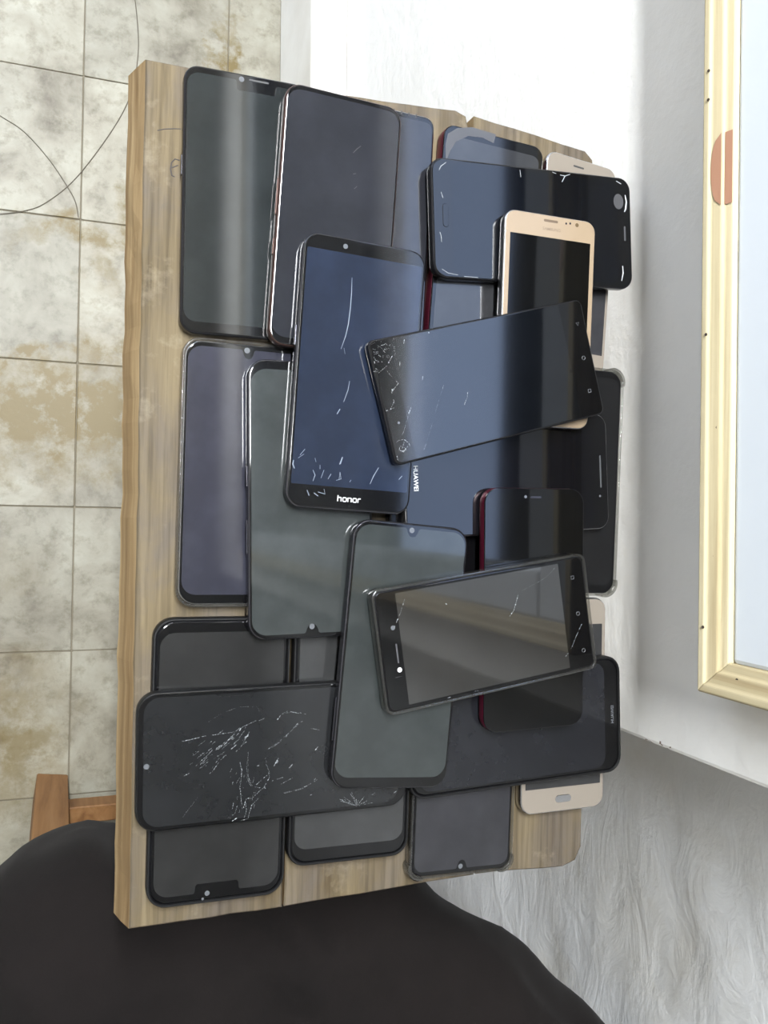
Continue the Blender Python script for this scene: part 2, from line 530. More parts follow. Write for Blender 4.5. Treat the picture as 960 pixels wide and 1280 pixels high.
# window
win = structure(empty('window_1', (XW, 0, 0)), 'window with pale pine casing and white painted sash')
prof = [(0.000, 0.026), (0.0012, 0.028), (0.0055, 0.0275), (0.0065, 0.0262), (0.0135, 0.0245), (0.0145, 0.0228), (0.0195, 0.0215), (0.0195, -0.004), (0.000, -0.004)]
# profile: (distance inwards from the casing's outer edge, how far it stands off the wall)
wy0, wy1, wz0, wz1 = -0.101, 1.326, 0.984, 2.242


def casing_piece(side):
    """mitred moulding; side in bottom, top, right (y-), left (y+)"""
    v, n = [], len(prof)
    for end in (0, 1):
        for d, p in prof:
            if side == 'bottom': yy, zz = (wy0 + d, wz0 + d) if end == 0 else (wy1 - d, wz0 + d)
            if side == 'top': yy, zz = (wy0 + d, wz1 - d) if end == 0 else (wy1 - d, wz1 - d)
            if side == 'right': yy, zz = (wy0 + d, wz0 + d) if end == 0 else (wy0 + d, wz1 - d)
            if side == 'left': yy, zz = (wy1 - d, wz0 + d) if end == 0 else (wy1 - d, wz1 - d)
            v.append((-p, yy, zz))
    f = [(i, (i + 1) % n, n + (i + 1) % n, n + i) for i in range(n)] + [tuple(range(n)), tuple(range(2 * n - 1, n - 1, -1))]
    o = obj('casing', v, f, M_CASING if side in ('bottom', 'top') else M_CASING_V, win)
    bevel_obj(o, 0.0008, 2)
    return o


for s_ in ('bottom', 'top', 'right', 'left'):
    c_ = casing_piece(s_)
    if s_ == 'bottom': c_bot = c_
    if s_ == 'right': c_right = c_
# thin bead under the casing
obj('bead', *boxes([(-0.006, 0.0, wy0 + 0.01, wy1, wz0 - 0.004, wz0 + 0.001)]), M_CASING, win)
# knot and nail holes in the bottom casing
kv = []
for i in range(20):
    a = math.pi * i / 19
    kv.append((0.016 * math.sin(a), 0.021 * math.cos(a)))
kn_v = [(-0.0302 + 0.0004 * (-1), 0.232 + c * 1.0, wz0 + 0.027 - s) for s, c in kv]
def knot_face():
    # lies on the sloping middle band and inner step of the moulding
    v, f = [], []
    for k, (d0, p0, d1, p1) in enumerate(((0.0066, 0.0265, 0.0134, 0.0248), (0.0146, 0.0231, 0.0193, 0.0218))):
        b = len(v)
        for i in range(13):
            a = -1 + 2 * i / 12
            lim = math.sqrt(max(0, 1 - a * a))
            dd = d1 - (d1 - d0) * lim if k == 0 else d0
            pp = p1 + (p0 - p1) * (d1 - dd) / (d1 - d0)
            yy = 0.205 + 0.021 * a
            v.append((-p1 - 0.0003, yy, wz0 + d1)); v.append((-pp - 0.0003, yy, wz0 + dd))
        for i in range(12):
            q = b + 2 * i
            f.append((q, q + 2, q + 3, q + 1))
    return v, f
obj('knot', *knot_face(), M_KNOT, c_bot)
for yy, d, p in ((0.265, 0.0055, 0.028), (0.248, 0.0055, 0.028), (0.11, 0.0055, 0.028), (0.055, 0.012, 0.0247), (-0.02, 0.011, 0.0249), (-0.062, 0.0055, 0.028)):
    vv, ff = disc(0, 0, -0.2, 0.12, 0.9, 10)
    o = obj('nail_hole', vv, ff, M_HOLE, c_bot); o.location = (-p, yy, wz0 + d); o.rotation_euler = (0, math.radians(-70), 0)
vv, ff = disc(0, 0, -0.2, 0.12, 1.1, 10)
o = obj('nail_hole', vv, ff, M_HOLE, c_right); o.location = (-0.0247, wy0 + 0.012, 1.014); o.rotation_euler = (0, math.radians(-90), 0)
# sash: broad white rails around the glass
si = 0.019
sy0, sy1, sz0, sz1 = wy0 + si, wy1 - si, wz0 + si, wz1 - si
rail, stile = 0.045, 0.040
sash_x = (-0.0185, 0.020)
for nm, bx_ in (('sash_rail', (*sash_x, sy0, sy1, sz0, sz0 + rail)), ('sash_rail', (*sash_x, sy0, sy1, sz1 - 0.06, sz1)),
                ('sash_stile', (*sash_x, sy0, sy0 + stile, sz0 + rail, sz1 - 0.06)), ('sash_stile', (*sash_x, sy1 - stile, sy1, sz0 + rail, sz1 - 0.06))):
    bevel_obj(obj(nm, *boxes([bx_]), M_SASH, win), 0.003, 2)
obj('pane', *boxes([(0.008, 0.012, sy0 + stile, sy1 - stile, sz0 + rail, sz1 - 0.06)]), M_GLASS, win)
# the window wall is not quite square with the table
piv = Matrix.Translation((XW, YC, 0))
for o in (wb, pl, win):
    o.matrix_world = piv @ Matrix.Rotation(math.radians(0.62), 4, 'Z') @ piv.inverted() @ Matrix.Translation(o.location)
# doorway casing in the left wall
dr = structure(empty('door_1', (0, Y1, 0)), 'unseen open doorway with wooden jambs, widened for side daylight')  # unseen opening, made wide to bring more daylight onto the window wall
for bx_ in ((DOOR[0] - 0.05, DOOR[0], -0.02, 0.15, 0, DOOR[2] + 0.05), (DOOR[1], DOOR[1] + 0.05, -0.02, 0.15, 0, DOOR[2] + 0.05), (DOOR[0], DOOR[1], -0.02, 0.15, DOOR[2], DOOR[2] + 0.05)):
    bevel_obj(obj('jamb', *boxes([bx_]), M_CASING_V, dr), 0.003, 2)

# ------------------------------------------------------------------ ceiling tube lamp
LX, LY = -0.10, 0.72
lamp = tag(empty('tube_lamp', (LX, LY, ZC - 0.06)), 'white batten tube lamp fixed to the ceiling above the window side', 'lamp')
bevel_obj(obj('housing', *boxes([(-0.07, 0.07, -0.62, 0.62, 0.015, 0.06)]), plain('lamp_housing', (0.75, 0.75, 0.75), 0.4), lamp), 0.004, 2)
pts = [(0.013 * math.cos(2 * math.pi * i / 16), 0.013 * math.sin(2 * math.pi * i / 16)) for i in range(16)]
tv = [(x, -0.6, z) for x, z in pts] + [(x, 0.6, z) for x, z in pts]
tf = [(i, (i + 1) % 16, 16 + (i + 1) % 16, 16 + i) for i in range(16)] + [tuple(range(16)), tuple(range(31, 15, -1))]
mt, tt, bt = new_mat('lamp_tube_glow'); bt.inputs['Base Color'].default_value = (1, 1, 1, 1)
bt.inputs['Emission Color'].default_value = (1.0, 0.97, 0.92, 1); bt.inputs['Emission Strength'].default_value = 4.0
for s_ in (-0.03, 0.03):
    obj('tube', [(x + s_, y, z) for x, y, z in tv], tf, mt, lamp, smooth=40)
for s_ in (-1, 1):
    bevel_obj(obj('end_cap', *boxes([(-0.055, 0.055, s_ * 0.60 - 0.012, s_ * 0.60 + 0.012, -0.02, 0.02)]), plain('lamp_cap', (0.8, 0.8, 0.8), 0.4), lamp), 0.003, 2)
ld = bpy.data.lights.new('tube_light', 'AREA'); ld.shape = 'RECTANGLE'; ld.size = 0.10; ld.size_y = 1.18; ld.energy = 110; ld.color = (0.96, 0.99, 1.0)
lo = link(bpy.data.objects.new('tube_light', ld), lamp); lo.location = (0, 0, -0.022)

# ------------------------------------------------------------------ work table of three planks
BZ = 0.88
TH = 0.025
tab = tag(empty('plank_table', (0.19, 0, 0)), 'rough wooden table top of three worn planks under the phones', 'table')


def plank(poly, front_out=0.0):
    """poly: outline in mm world coordinates, counter-clockwise; edges wander a little"""
    pts = []
    n = len(poly)
    for i in range(n):
        a, b = Vector(poly[i]), Vector(poly[(i + 1) % n])
        l = (b - a).length
        k = max(1, int(l / 14))
        nrm = Vector((-(b - a).y, (b - a).x)).normalized()
        for j in range(k):
            p = a.lerp(b, j / k)
            if 0 < j: p += nrm * (noise.noise(Vector((p.x * .05, p.y * .05, 2.2))) * 0.9)
            pts.append((p.x, p.y))
    xm = min(p[0] for p in pts)
    def ins(d): # inset towards centre
        cx_ = sum(p[0] for p in poly) / n; cy_ = sum(p[1] for p in poly) / n
        return [(p[0] + (d if p[0] < cx_ else -d), p[1] + (d if p[1] < cy_ else -d)) for p in pts]
    low = [(p[0] - front_out * max(0, 1 - (p[0] - xm) / 12.0), p[1]) for p in pts]
    mid = [((p[0] + q[0]) / 2 + noise.noise(Vector((3, p[1] * .03, 1))) * (1.2 if front_out else .2), p[1]) for p, q in zip(pts, low)]
    v, f = loft([(low, -25), (mid, -12), (pts, -1.0), (ins(0.9), 0)])
    v = [(x - 0.19, y, z + BZ) for x, y, z in v]
    npt = len(pts)
    fm = [1] * (2 * npt) + [0] * npt + [1, 0]
    return obj('plank', v, f, None, tab, mats=[M_BOARD, M_SAWN], fmat=fm)


plank([(42.5, -244.0), (133.6, -243.6), (136.0, 262.8), (100, 263.2), (41.5, 262.6)], 8.0)
plank([(134.6, -243.4), (200, -241.5), (264.6, -239.6), (250.2, 255), (247.5, 265.5), (240, 268.0), (190, 265.0), (137.0, 262.9)])
plank([(266.0, -239.4), (300, -240.5), (333, -242.2), (343, -239), (347.5, -230), (347.5, 240), (346, 252), (340, 257.2), (300, 262.0), (253.6, 266.8)])
for yy in (-0.16, 0.16):
    bevel_obj(obj('batten', *boxes([(0.11 - 0.19, 0.335 - 0.19, yy - 0.022, yy + 0.022, BZ - TH - 0.03, BZ - TH)]), M_SAWN, tab), 0.002, 2)
    for xx in (0.135, 0.31):
        bevel_obj(obj('leg', *boxes([(xx - 0.02 - 0.19, xx + 0.02 - 0.19, yy - 0.02, yy + 0.02, 0, BZ - TH - 0.03)]), M_ORANGE, tab), 0.002, 2)
# pencilled sign and a pencilled line on the front plank
pm = obj('pencil_mark', *ribbons([([(62.2, 206.5), (59.5, 207), (57.5, 204.5), (57, 200.5), (57.8, 197), (59.5, 196.5)], 0.8), ([(57.4, 201.4), (59.6, 202.6), (61.3, 203.6)], 0.7),
                                  ([(49, 222), (53, 223.5), (58, 224.6), (62.5, 225.2)], 0.6)], 0.05, 0.02), M_PENCIL, tab)
pm.location = (-0.19, 0, BZ)

# ------------------------------------------------------------------ phones
HUAWEI, HONOR, SAMSUNG = 'HUAWEI', 'honor', 'SAMSUNG'


def text_mesh(name, s, height, mat, parent, loc, rotz=0.0, align='CENTER', stretch=1.0):
    cu = bpy.data.curves.new('lettering', 'FONT'); cu.body = s; cu.size = height * MM * 1.4; cu.align_x = align; cu.align_y = 'CENTER'
    cu.extrude = 0.00002; cu.offset = height * MM * 0.02
    tmp = bpy.data.objects.new('lettering', cu); COL.objects.link(tmp)
    dg = bpy.context.evaluated_depsgraph_get()
    me = bpy.data.meshes.new_from_object(tmp.evaluated_get(dg))
    bpy.data.objects.remove(tmp)
    me.materials.clear(); me.materials.append(mat)
    o = link(bpy.data.objects.new(name, me), parent)
    o.location = loc; o.rotation_euler = (0, 0, rotz); o.scale = (stretch, 1, 1)
    return o


def honor_strokes(cx_, cy_, h):
    """the stroked lower-case word: h o n o r"""
    x = h; out = []; u = x * 1.12; sx = cx_ - 2.62 * u
    lw = 0.26 * h
    def P(i, a, b): return (sx + i * u * 1.12 + a * x, cy_ - x / 2 + b * x)
    out.append(([P(0, 0.05, 1.42), P(0, 0.0, 1.0), P(0, 0, 0)], lw)); out.append(([P(0, 0, 0.93), P(0, .70, 0.93), P(0, .84, .80), P(0, .84, 0)], lw))
    for i in (1, 3):
        out.append(([P(i, .12, 0.07), P(i, 0, .18), P(i, 0, .82), P(i, .12, .93), P(i, .74, .93), P(i, .86, .82), P(i, .86, .18), P(i, .74, .07), P(i, .12, .07)], lw))
    out.append(([P(2, 0, 0), P(2, 0, .93), P(2, .70, .93), P(2, .84, .80), P(2, .84, 0)], lw))
    out.append(([P(4, 0, 0), P(4, 0, .80), P(4, .12, .93), P(4, .66, .93)], lw))
    return out


def phone(spec):
    L, Wd, t = spec['L'], spec['W'], spec['t']
    r = spec.get('r', 9)
    side, top, bot = spec.get('bez', (2.2, 5, 5))
    root = empty('smartphone', (spec['c'][0] * MM, spec['c'][1] * MM, BZ + spec['z'] * MM),
                 (math.radians(spec.get('pitch', 0)), math.radians(spec.get('roll', 0)), math.radians(spec['rot'])))
    root.rotation_mode = 'XYZ'
    tag(root, spec['label'], 'phone', 'phones on the plank table')
    case = spec.get('case')
    g = {'black': 1.6, 'clear': 1.5}.get(case, 0)        # shell thickness: the given size is the outside size
    bw, bl, br = Wd - 2 * g, L - 2 * g, r - g * 0.5
    z0 = 1.0 if case else 0.0
    tt_ = t - (0.5 if case else 0)
    ge = spec.get('edge', 0.9)
    def rl(i, z): return (rrect(bw - 2 * i, bl - 2 * i, br - i), z)
    obj('body', *loft([rl(1.6, z0), rl(0.5, z0 + 0.7), rl(0.05, z0 + 2.0), rl(0, z0 + 3), rl(0, tt_ - 2.2), rl(0.15, tt_ - 1.2), rl(0.6, tt_ - 0.5), rl(1.0, tt_ - 0.3)]), spec.get('frame', M_BLACKFRAME), root, smooth=40)
    fg = obj('front_glass', *loft([rl(ge, tt_ - 0.8), rl(ge, tt_ - 0.25), rl(ge + 0.25, tt_ - 0.06), rl(ge + 0.6, tt_)]), spec.get('bezel', M_BEZEL), root, smooth=6)
    # display outline with notch
    dw, dl = bw - 2 * side, bl - top - bot
    dcy = (bot - top) / 2
    dr_ = spec.get('dr', max(0.6, br - side))
    pts = [(x, y + dcy) for x, y in rrect(dw, dl, dr_)]
    ytop = dcy + dl / 2
    nt_ = spec.get('notch')
    if nt_:
        kind, nw, nh, nx_ = nt_
        if kind == 'drop':
            cut = [(nx_ + nw / 2 * k, ytop - d_ * nh) for k, d_ in ((1.25, 0), (1.0, .12), (.85, .5), (.5, .9), (0, 1), (-.5, .9), (-.85, .5), (-1.0, .12), (-1.25, 0))]
        else:
            cut = [(nx_ + nw / 2 * k, ytop - d_ * nh) for k, d_ in ((1.06, 0), (1.0, .15), (.97, .8), (.9, 1), (-.9, 1), (-.97, .8), (-1.0, .15), (-1.06, 0))]
        # top edge runs from the end of corner 2 (right top) to the start of corner 3 (left top)
        k = 16
        pts = pts[:k] + cut + pts[k:]
    obj('display', *loft([(pts, tt_ - 0.02), (pts, tt_ + 0.03)]), spec['disp'], root)
    zt = tt_ + 0.03
    for k, (x, y, rad, m) in enumerate(spec.get('lens', [])):
        ring = obj('camera_lens', *disc(x, y, zt - 0.1, zt + 0.03, rad), m, fg)
    for (x, y, w, h, m) in spec.get('slots', []):
        obj('earpiece', *[(lambda q: q)(a) for a in loft([([(px + x, py + y) for px, py in rrect(w, h, min(w, h) * .45, 3)], zt - 0.1), ([(px + x, py + y) for px, py in rrect(w, h, min(w, h) * .45, 3)], zt + 0.03)])], m, fg)
    for (x, y, w, h, m) in spec.get('home', []):
        hb = obj('home_button', *loft([([(px + x, py + y) for px, py in rrect(w, h, h * .48, 5)], zt - 0.1), ([(px + x, py + y) for px, py in rrect(w - .6, h - .6, h * .42, 5)], zt + 0.25)]), m, root, smooth=30)
    for s, x, y, h, m, st in spec.get('text', []):
        if s == HONOR:
            obj('lettering', *ribbons(honor_strokes(x, y, h), zt + 0.01, 0.01), m, fg)
        else:
            text_mesh('lettering', s, h, m, fg, (x * MM, y * MM, (zt + 0.04) * MM), 0, stretch=st)
    for k, (shape, x, y, m) in enumerate(spec.get('keys', [])):
        if shape == 'tri': ln = [([(x - 1.1, y), (x + .9, y + 1.1), (x + .9, y - 1.1), (x - 1.1, y), (x + .9, y + 1.1)], .45)]
        elif shape == 'ring': ln = [([(x + 1.2 * math.cos(a * math.pi / 6), y + 1.2 * math.sin(a * math.pi / 6)) for a in range(13)], .45)]
        else: ln = [([(x - 1, y - 1), (x + 1, y - 1), (x + 1, y + 1), (x - 1, y + 1), (x - 1, y - 1)], .55)]
        obj('touch_key', *ribbons(ln, zt + .01, .01), m, fg)
    # side buttons
    for (sx_, y, ln_) in spec.get('buttons', [(1, 22, 10), (1, 38, 20)]):
        xx = sx_ * bw / 2
        if case: continue
        o = obj('side_button', *boxes([(xx * MM - 0.0006, xx * MM + 0.0006, (y - ln_ / 2) * MM, (y + ln_ / 2) * MM, (tt_ * .42) * MM, (tt_ * .68) * MM)]), spec.get('frame', M_BLACKFRAME), root)
        bevel_obj(o, 0.0003, 2)
    if case:
        def ro(i, z): return (rrect(Wd - 2 * i, L - 2 * i, r - i), z)
        rim = spec.get('rim', 0.0)
        lo_ = [ro(1.4, 0), ro(0.3, 0.8), ro(0, 2.0), ro(0, t - 1.2), ro(0.25, t - 0.3), ro(0.7, t + rim), ro(1.3, t + rim), ro(1.9, t - 0.5), ro(2.0, t - 1.0)]
        obj('case', *loft(lo_, True, False), M_RUBBER if case == 'black' else M_CLEAR, root, smooth=40)
        if spec.get('bumpers'):
            for sx_ in (-1, 1):
                for sy_ in (-1, 1):
                    cxx, cyy = sx_ * (Wd / 2 - r), sy_ * (L / 2 - r)
                    v, f = [], []
                    n = 11
                    a0 = math.atan2(sy_, sx_)
                    for i in range(n):
                        a = a0 + math.radians(-52 + 104 * i / (n - 1))
                        e = 1.7 * math.sin(math.pi * min(1, max(0, (i + .35) / (n - .3)))) ** 0.5
                        for rr_, zz in ((r - 0.6, 0.3), (r + e, 0.6), (r + e, t - .5), (r + e * .6, t + .3), (r - 0.6, t + .3)):
                            v.append(((cxx + rr_ * math.cos(a)) * MM, (cyy + rr_ * math.sin(a)) * MM, zz * MM))
                    for i in range(n - 1):
                        for j in range(5):
                            f.append((i * 5 + j, i * 5 + (j + 1) % 5, (i + 1) * 5 + (j + 1) % 5, (i + 1) * 5 + j))
                    f += [tuple(range(5)), tuple(range(5 * n - 1, 5 * n - 6, -1))]
                    obj('corner_bumper', v, f, M_CLEAR, root, smooth=40)
    for nm, lines, m in spec.get('marks', []):
        if nm == 'glass_cracks': lines = splinters(lines)
        obj(nm, *ribbons(lines, zt + 0.02, 0.02), m, fg)['kind'] = 'stuff'
    for nm, poly, m in spec.get('patches', []):
        obj(nm, *loft([(poly, zt - 0.05), (poly, zt + 0.05)]), m, fg)
    return root


rnd = random.Random(11)


def jag(p, q, n=6, amp=0.6, w=0.25, taper=True):
    pts, ws = [], []
    dx, dy = q[0] - p[0], q[1] - p[1]; l = math.hypot(dx, dy) or 1
    for i in range(n + 1):
        s = i / n; a = rnd.uniform(-amp, amp) if 0 < i < n else 0
        pts.append((p[0] + dx * s - dy / l * a, p[1] + dy * s + dx / l * a)); ws.append(w * (1 - 0.75 * s if taper else 1) * rnd.uniform(.7, 1.2))
    return pts, ws


def splinters(lines):
    """break long fractures into short dashes with gaps and uneven widths"""
    out = []
    for pts, ws in lines:
        for (p, q), w in zip(zip(pts[:-1], pts[1:]), ws):
            l = math.hypot(q[0] - p[0], q[1] - p[1]); n = max(1, int(l / 1.3))
            for k in range(n):
                if rnd.random() < 0.22: continue
                a, b = k / n, (k + rnd.uniform(.6, 1.0)) / n
                j = lambda u: (p[0] + (q[0] - p[0]) * u + rnd.uniform(-.12, .12), p[1] + (q[1] - p[1]) * u + rnd.uniform(-.12, .12))
                ww = w * rnd.choice((.35, .5, .7, 1.3))
                out.append(([j(a), j((a + b) / 2), j(b)], [ww * .5, ww, ww * .3]))
    return out


def bursts(cx_, cy_, n, r0, r1, a0=0, a1=360, w=0.2):
    out = []
    for i in range(n):
        a = math.radians(rnd.uniform(a0, a1)); q0 = rnd.uniform(0, r0); q1 = rnd.uniform(r0, r1)
        out.append(jag((cx_ + q0 * math.cos(a), cy_ + q0 * math.sin(a)), (cx_ + q1 * math.cos(a), cy_ + q1 * math.sin(a)), 3, .3, w))
    return out


D = display
PH = []


def pix_world(px, py, z):
    """where the ray through a pixel of the 960 x 1280 frame meets the level z (metres)"""
    rv = Vector((px - 480, py - 640, F_PX))
    w = Vector((wx.dot(rv), wy.dot(rv), wz.dot(rv)))
    k = (z - CAM_Z) / w.z
    return w.x * k, w.y * k


def local(spec, px, py):
    """pixel -> millimetres on the face of the phone (x right, y towards its earpiece)"""
    x, y = pix_world(px, py, BZ + (spec['z'] + spec['t']) * MM)
    dx, dy = x / MM - spec['c'][0], y / MM - spec['c'][1]
    a = math.radians(-spec['rot'])
    return dx * math.cos(a) - dy * math.sin(a), dx * math.sin(a) + dy * math.cos(a)


def LP(spec, ox, oy, sc, pts):
    return [local(spec, ox + x / sc, oy + y / sc) for x, y in pts]


def tapered(pts, w):
    n = len(pts)
    w *= 0.68
    return pts, [w * (0.25 + 0.75 * math.sin(math.pi * (i + 0.5) / n)) for i in range(n)]


def seg(spec, ox, oy, sc, a, b, w):
    p, q = LP(spec, ox, oy, sc, [a, b])
    m = [(p[0] + (q[0] - p[0]) * s + rnd.uniform(-.15, .15), p[1] + (q[1] - p[1]) * s + rnd.uniform(-.15, .15)) for s in (0, .33, .66, 1)]
    return tapered(m, w)


# --- on the planks
P1 = dict(c=(100.3, 182.2), rot=0.2, L=157, W=75, z=0, t=9, r=9, bez=(2.0, 4.5, 7), notch=('notch', 24, 6.0, 5), disp=D('grey_green', (0.030, 0.035, 0.036)),
          frame=M_BLACKFRAME, buttons=[(-1, 20, 12)], label='black phone with thin notch and grey-green glass, beside the pencil mark')
P1['lens'] = [(*local(P1, 302, 99), 1.6, M_LENS)]
P1['slots'] = [(6.5, 75.2, 12, 1.1, M_SLOT)]
P3 = dict(c=(182.8, 180.9), rot=-1.9, L=152, W=72.5, z=0, t=9, r=7, bez=(2.0, 4, 6), disp=D('slate_a', (0.030, 0.031, 0.038)), frame=M_SILVER,
          label='slate grey phone with silver rim and notched top edge, half under brown-framed phone', buttons=[(1, 50, 14)])
P3['marks'] = [('speaker_slit', [([(x, 73.4), (x, 76.0)], 0.9) for x in (8, 13, 18, 23)], M_SLOT)]
P4 = dict(c=(258.6, 175.4), rot=-3.6, L=150, W=73, z=0, t=12, r=8, bez=(3, 7, 8), disp=D('dull_grey', (0.050, 0.051, 0.055)), frame=M_REDFRAME, edge=0.15, buttons=[],
          label='black cased phone with red inner edge and lifted grey film at top')
P4['patches'] = [('lifted_film', LP(P4, 0, 0, 1, [(557, 203), (557, 180), (560, 167), (572, 160), (590, 159), (620, 168), (617, 179), (603, 172), (585, 170), (570, 177), (563, 188)]), M_PATCH)]
P6 = dict(c=(328.3, 174.0), rot=-3.0, L=146, W=60, z=1.95, t=6.5, r=8, roll=6, bez=(3.0, 18, 14), dr=0.4, disp=D('grey_a', (0.055, 0.055, 0.062)), frame=M_SILVER, bezel=M_GOLDPALE,
          label='pale champagne phone sloping off the table edge, under the cracked black phone', buttons=[])
P6['slots'] = [(*local(P6, 722, 209), 9, 1.2, M_SLOT)]
P10 = dict(c=(103.2, 22.3), rot=-0.5, L=158.5, W=78, z=0, t=9, r=11, case='clear', bez=(2.0, 3.5, 6), notch=('drop', 7, 5.5, 0), disp=D('lilac_grey', (0.052, 0.053, 0.074)), frame=M_SILVER,
           label='lilac grey phone in a clear case, lying along the plank edge')
P10['lens'] = [(*local(P10, 309, 438), 1.7, M_LENS)]
P13 = dict(c=(328.9, 26.2), rot=-1.3, L=158, W=77, z=0, t=9.5, r=10, case='clear', bumpers=True, bez=(2.2, 5, 6), disp=D('charcoal_a', (0.014, 0.014, 0.015)), frame=M_GREYFRAME,
           label='charcoal phone in clear bumper case, hanging over the wall side of the table')
P19 = dict(c=(92.0, -146.8), rot=179.6, L=168, W=81.5, z=0, t=9, r=12, case='black', rim=0.2, bez=(2.5, 4.5, 7), notch=('notch', 26, 5.5, 0), disp=D('charcoal_b', (0.034, 0.034, 0.034)), frame=M_BLACKFRAME,
           label='charcoal phone in black rubber case at the table corner above the lap, notch downwards')
P19['lens'] = [(*local(P19, 259, 1117), 1.5, M_LENS), (*local(P19, 253.5, 1124), 0.8, M_LENS)]
P20 = dict(c=(174.2, -137.6), rot=-0.6, L=157.5, W=79, z=0, t=9, r=11, case='black', rim=0.1, bez=(2.5, 4.5, 8.5), disp=D('grey_b', (0.058, 0.059, 0.060)), frame=M_BLACKFRAME,
           label='plain grey faced phone in black case, lying under the shattered phone', text=[])
P21 = dict(c=(252.6, -156.4), rot=178.8, L=156.5, W=74.5, z=0, t=9, r=9, case='clear', bumpers=True, bez=(2.2, 3, 6), notch=('drop', 7, 5.5, 0), disp=D('violet_grey', (0.044, 0.044, 0.051)), frame=M_GREYFRAME,
           label='violet grey phone in clear case with bulging corner bumpers, drop camera near table end')
P21['lens'] = [(*local(P21, 576, 1083), 1.6, M_LENS)]
P22 = dict(c=(326.0, -127.6), rot=0.4, L=145.5, W=65.5, z=0, t=8.9, r=9, bez=(3.4, 18, 17), dr=0.4, disp=D('grey_c', (0.055, 0.055, 0.057)), frame=M_SILVER, bezel=M_GOLDPALE,
           label='champagne gold phone with home button showing below a black phone')
P22['home'] = [(*local(P22, 704, 998), 12.5, 5.2, M_SILVER)]
P22['slots'] = [(0, 64, 10, 1.4, M_SLOT)]
P23 = dict(c=(232.0, 18.0), rot=0.0, L=149, W=73, z=0, t=9, r=9, bez=(2.4, 9, 10), disp=D('black_c', (0.006, 0.006, 0.007)), frame=M_BLACKFRAME, buttons=[],
           label='black phone almost wholly buried under the middle of the heap')
# --- second layer
P2 = dict(c=(154.3, 176.6), rot=-3.0, L=157.5, W=74.5, z=9.2, t=8.8, r=10, bez=(1.8, 3.5, 5), disp=D('slate_b', (0.034, 0.036, 0.045)), frame=M_BROWNFRAME, buttons=[(-1, 10, 22), (-1, -20, 10)],
          label='slate grey phone with copper brown frame leaning over its neighbour')
P2['marks'] = [('smudge', [tapered(LP(P2, 350, 60, 4, [(365, 525), (385, 505), (405, 490)]), .9), tapered(LP(P2, 350, 60, 4, [(370, 705), (385, 692)]), .8), tapered(LP(P2, 350, 60, 4, [(365, 630), (380, 628)]), .8)], M_SLOT)]
P5 = dict(c=(290.4, 192.2), rot=-86.8, L=149.5, W=76, z=12.2, t=8.3, r=9, bez=(3.0, 12, 14), disp=D('blue_black', (0.005, 0.006, 0.009)), frame=M_BLACKFRAME,
          label='black phone lying crosswise with chipped glass corners, under the gold phone', buttons=[(-1, 30, 18)])
P5['home'] = [(*local(P5, 557, 269), 15, 4.2, M_BEZEL)]
P5['slots'] = [(*local(P5, 781, 292), 10, 1.4, M_PATCH)]
P5['marks'] = [('chipped_edge', [tapered(LP(P5, 570, 120, 4, q), w) for q, w in (
    ([(845, 495), (852, 530), (848, 565), (842, 580)], 2.0), ([(833, 850), (836, 885), (828, 925)], 1.4), ([(800, 425), (825, 440)], 1.2), ([(520, 395), (545, 400), (570, 392)], .9),
    ([(545, 400), (530, 430)], 1.1), ([(320, 370), (324, 405)], .6), ([(480, 380), (500, 388)], .7))] +
    [tapered(LP(P5, 350, 60, 4, q), .7) for q in ([(795, 610), (805, 590), (830, 572)], [(805, 720), (815, 750)], [(800, 920), (808, 950)])] +
    [tapered(LP(P5, 400, 280, 4, q), .6) for q in ([(605, 60), (608, 90)], [(610, 225), (640, 245), (690, 255)], [(720, 262), (790, 268)])], M_CRACK)]
P5['patches'] = [('glue_patch', [(a + 5.2 * math.cos(k * math.pi / 8), b + 4.0 * math.sin(k * math.pi / 8)) for k in range(16) for a, b in [local(P5, 773, 252)]], M_PATCH)]
P11 = dict(c=(142.2, 8.0), rot=181.4, L=166.5, W=77.5, z=9.2, t=8.8, r=11, bez=(2.0, 3, 6), notch=('drop', 8, 5.5, 0), disp=D('green_grey_a', (0.062, 0.070, 0.070)), frame=M_GREYFRAME, buttons=[(1, -14, 12), (1, 22, 20)],
           label='large grey phone with drop camera at its lower end, under the scratched phone')
P11['lens'] = [(*local(P11, 390, 783), 1.7, M_LENS)]
P12 = dict(c=(276.2, 28.2), rot=-86.5, L=150.5, W=79, z=9.7, t=8.3, r=9, bez=(2.2, 12, 12), disp=D('blue_black_b', (0.006, 0.006, 0.008)), frame=M_SILVER,
           label='black phone with silver rim lying crosswise, white brand print on its chin', buttons=[])
P12['text'] = [(HUAWEI, *local(P12, 519.5, 598), 3.0, M_PRINT, 1.0)]
P12['slots'] = [(0, 69, 22, 1.2, M_KEY)]
P12['lens'] = [(*local(P12, 750, 620), 0.8, M_LENS)]
P17 = dict(c=(286.6, -136.6), rot=92.3, L=157.4, W=80, z=9.2, t=8.8, r=11, case='black', rim=0.1, bez=(2.6, 6, 11), disp=D('navy_black', (0.021, 0.022, 0.027)), frame=M_BLACKFRAME,
           label='navy black phone in black case crosswise over the champagne phone with home button')
P17['text'] = [(HUAWEI, *local(P17, 766, 893), 2.3, M_LENS, 1.0)]
P18 = dict(c=(125.2, -142.5), rot=90.5, L=164.6, W=79.4, z=9.2, t=8.8, r=12, bez=(3.0, 4, 6), disp=D('charcoal_c', (0.022, 0.023, 0.025)), frame=M_RUBBER, buttons=[],
           label='charcoal phone lying crosswise, its screen shattered with white cracks')
P18['lens'] = [(*local(P18, 183, 958.5), 1.6, M_LENS)]
zl = []
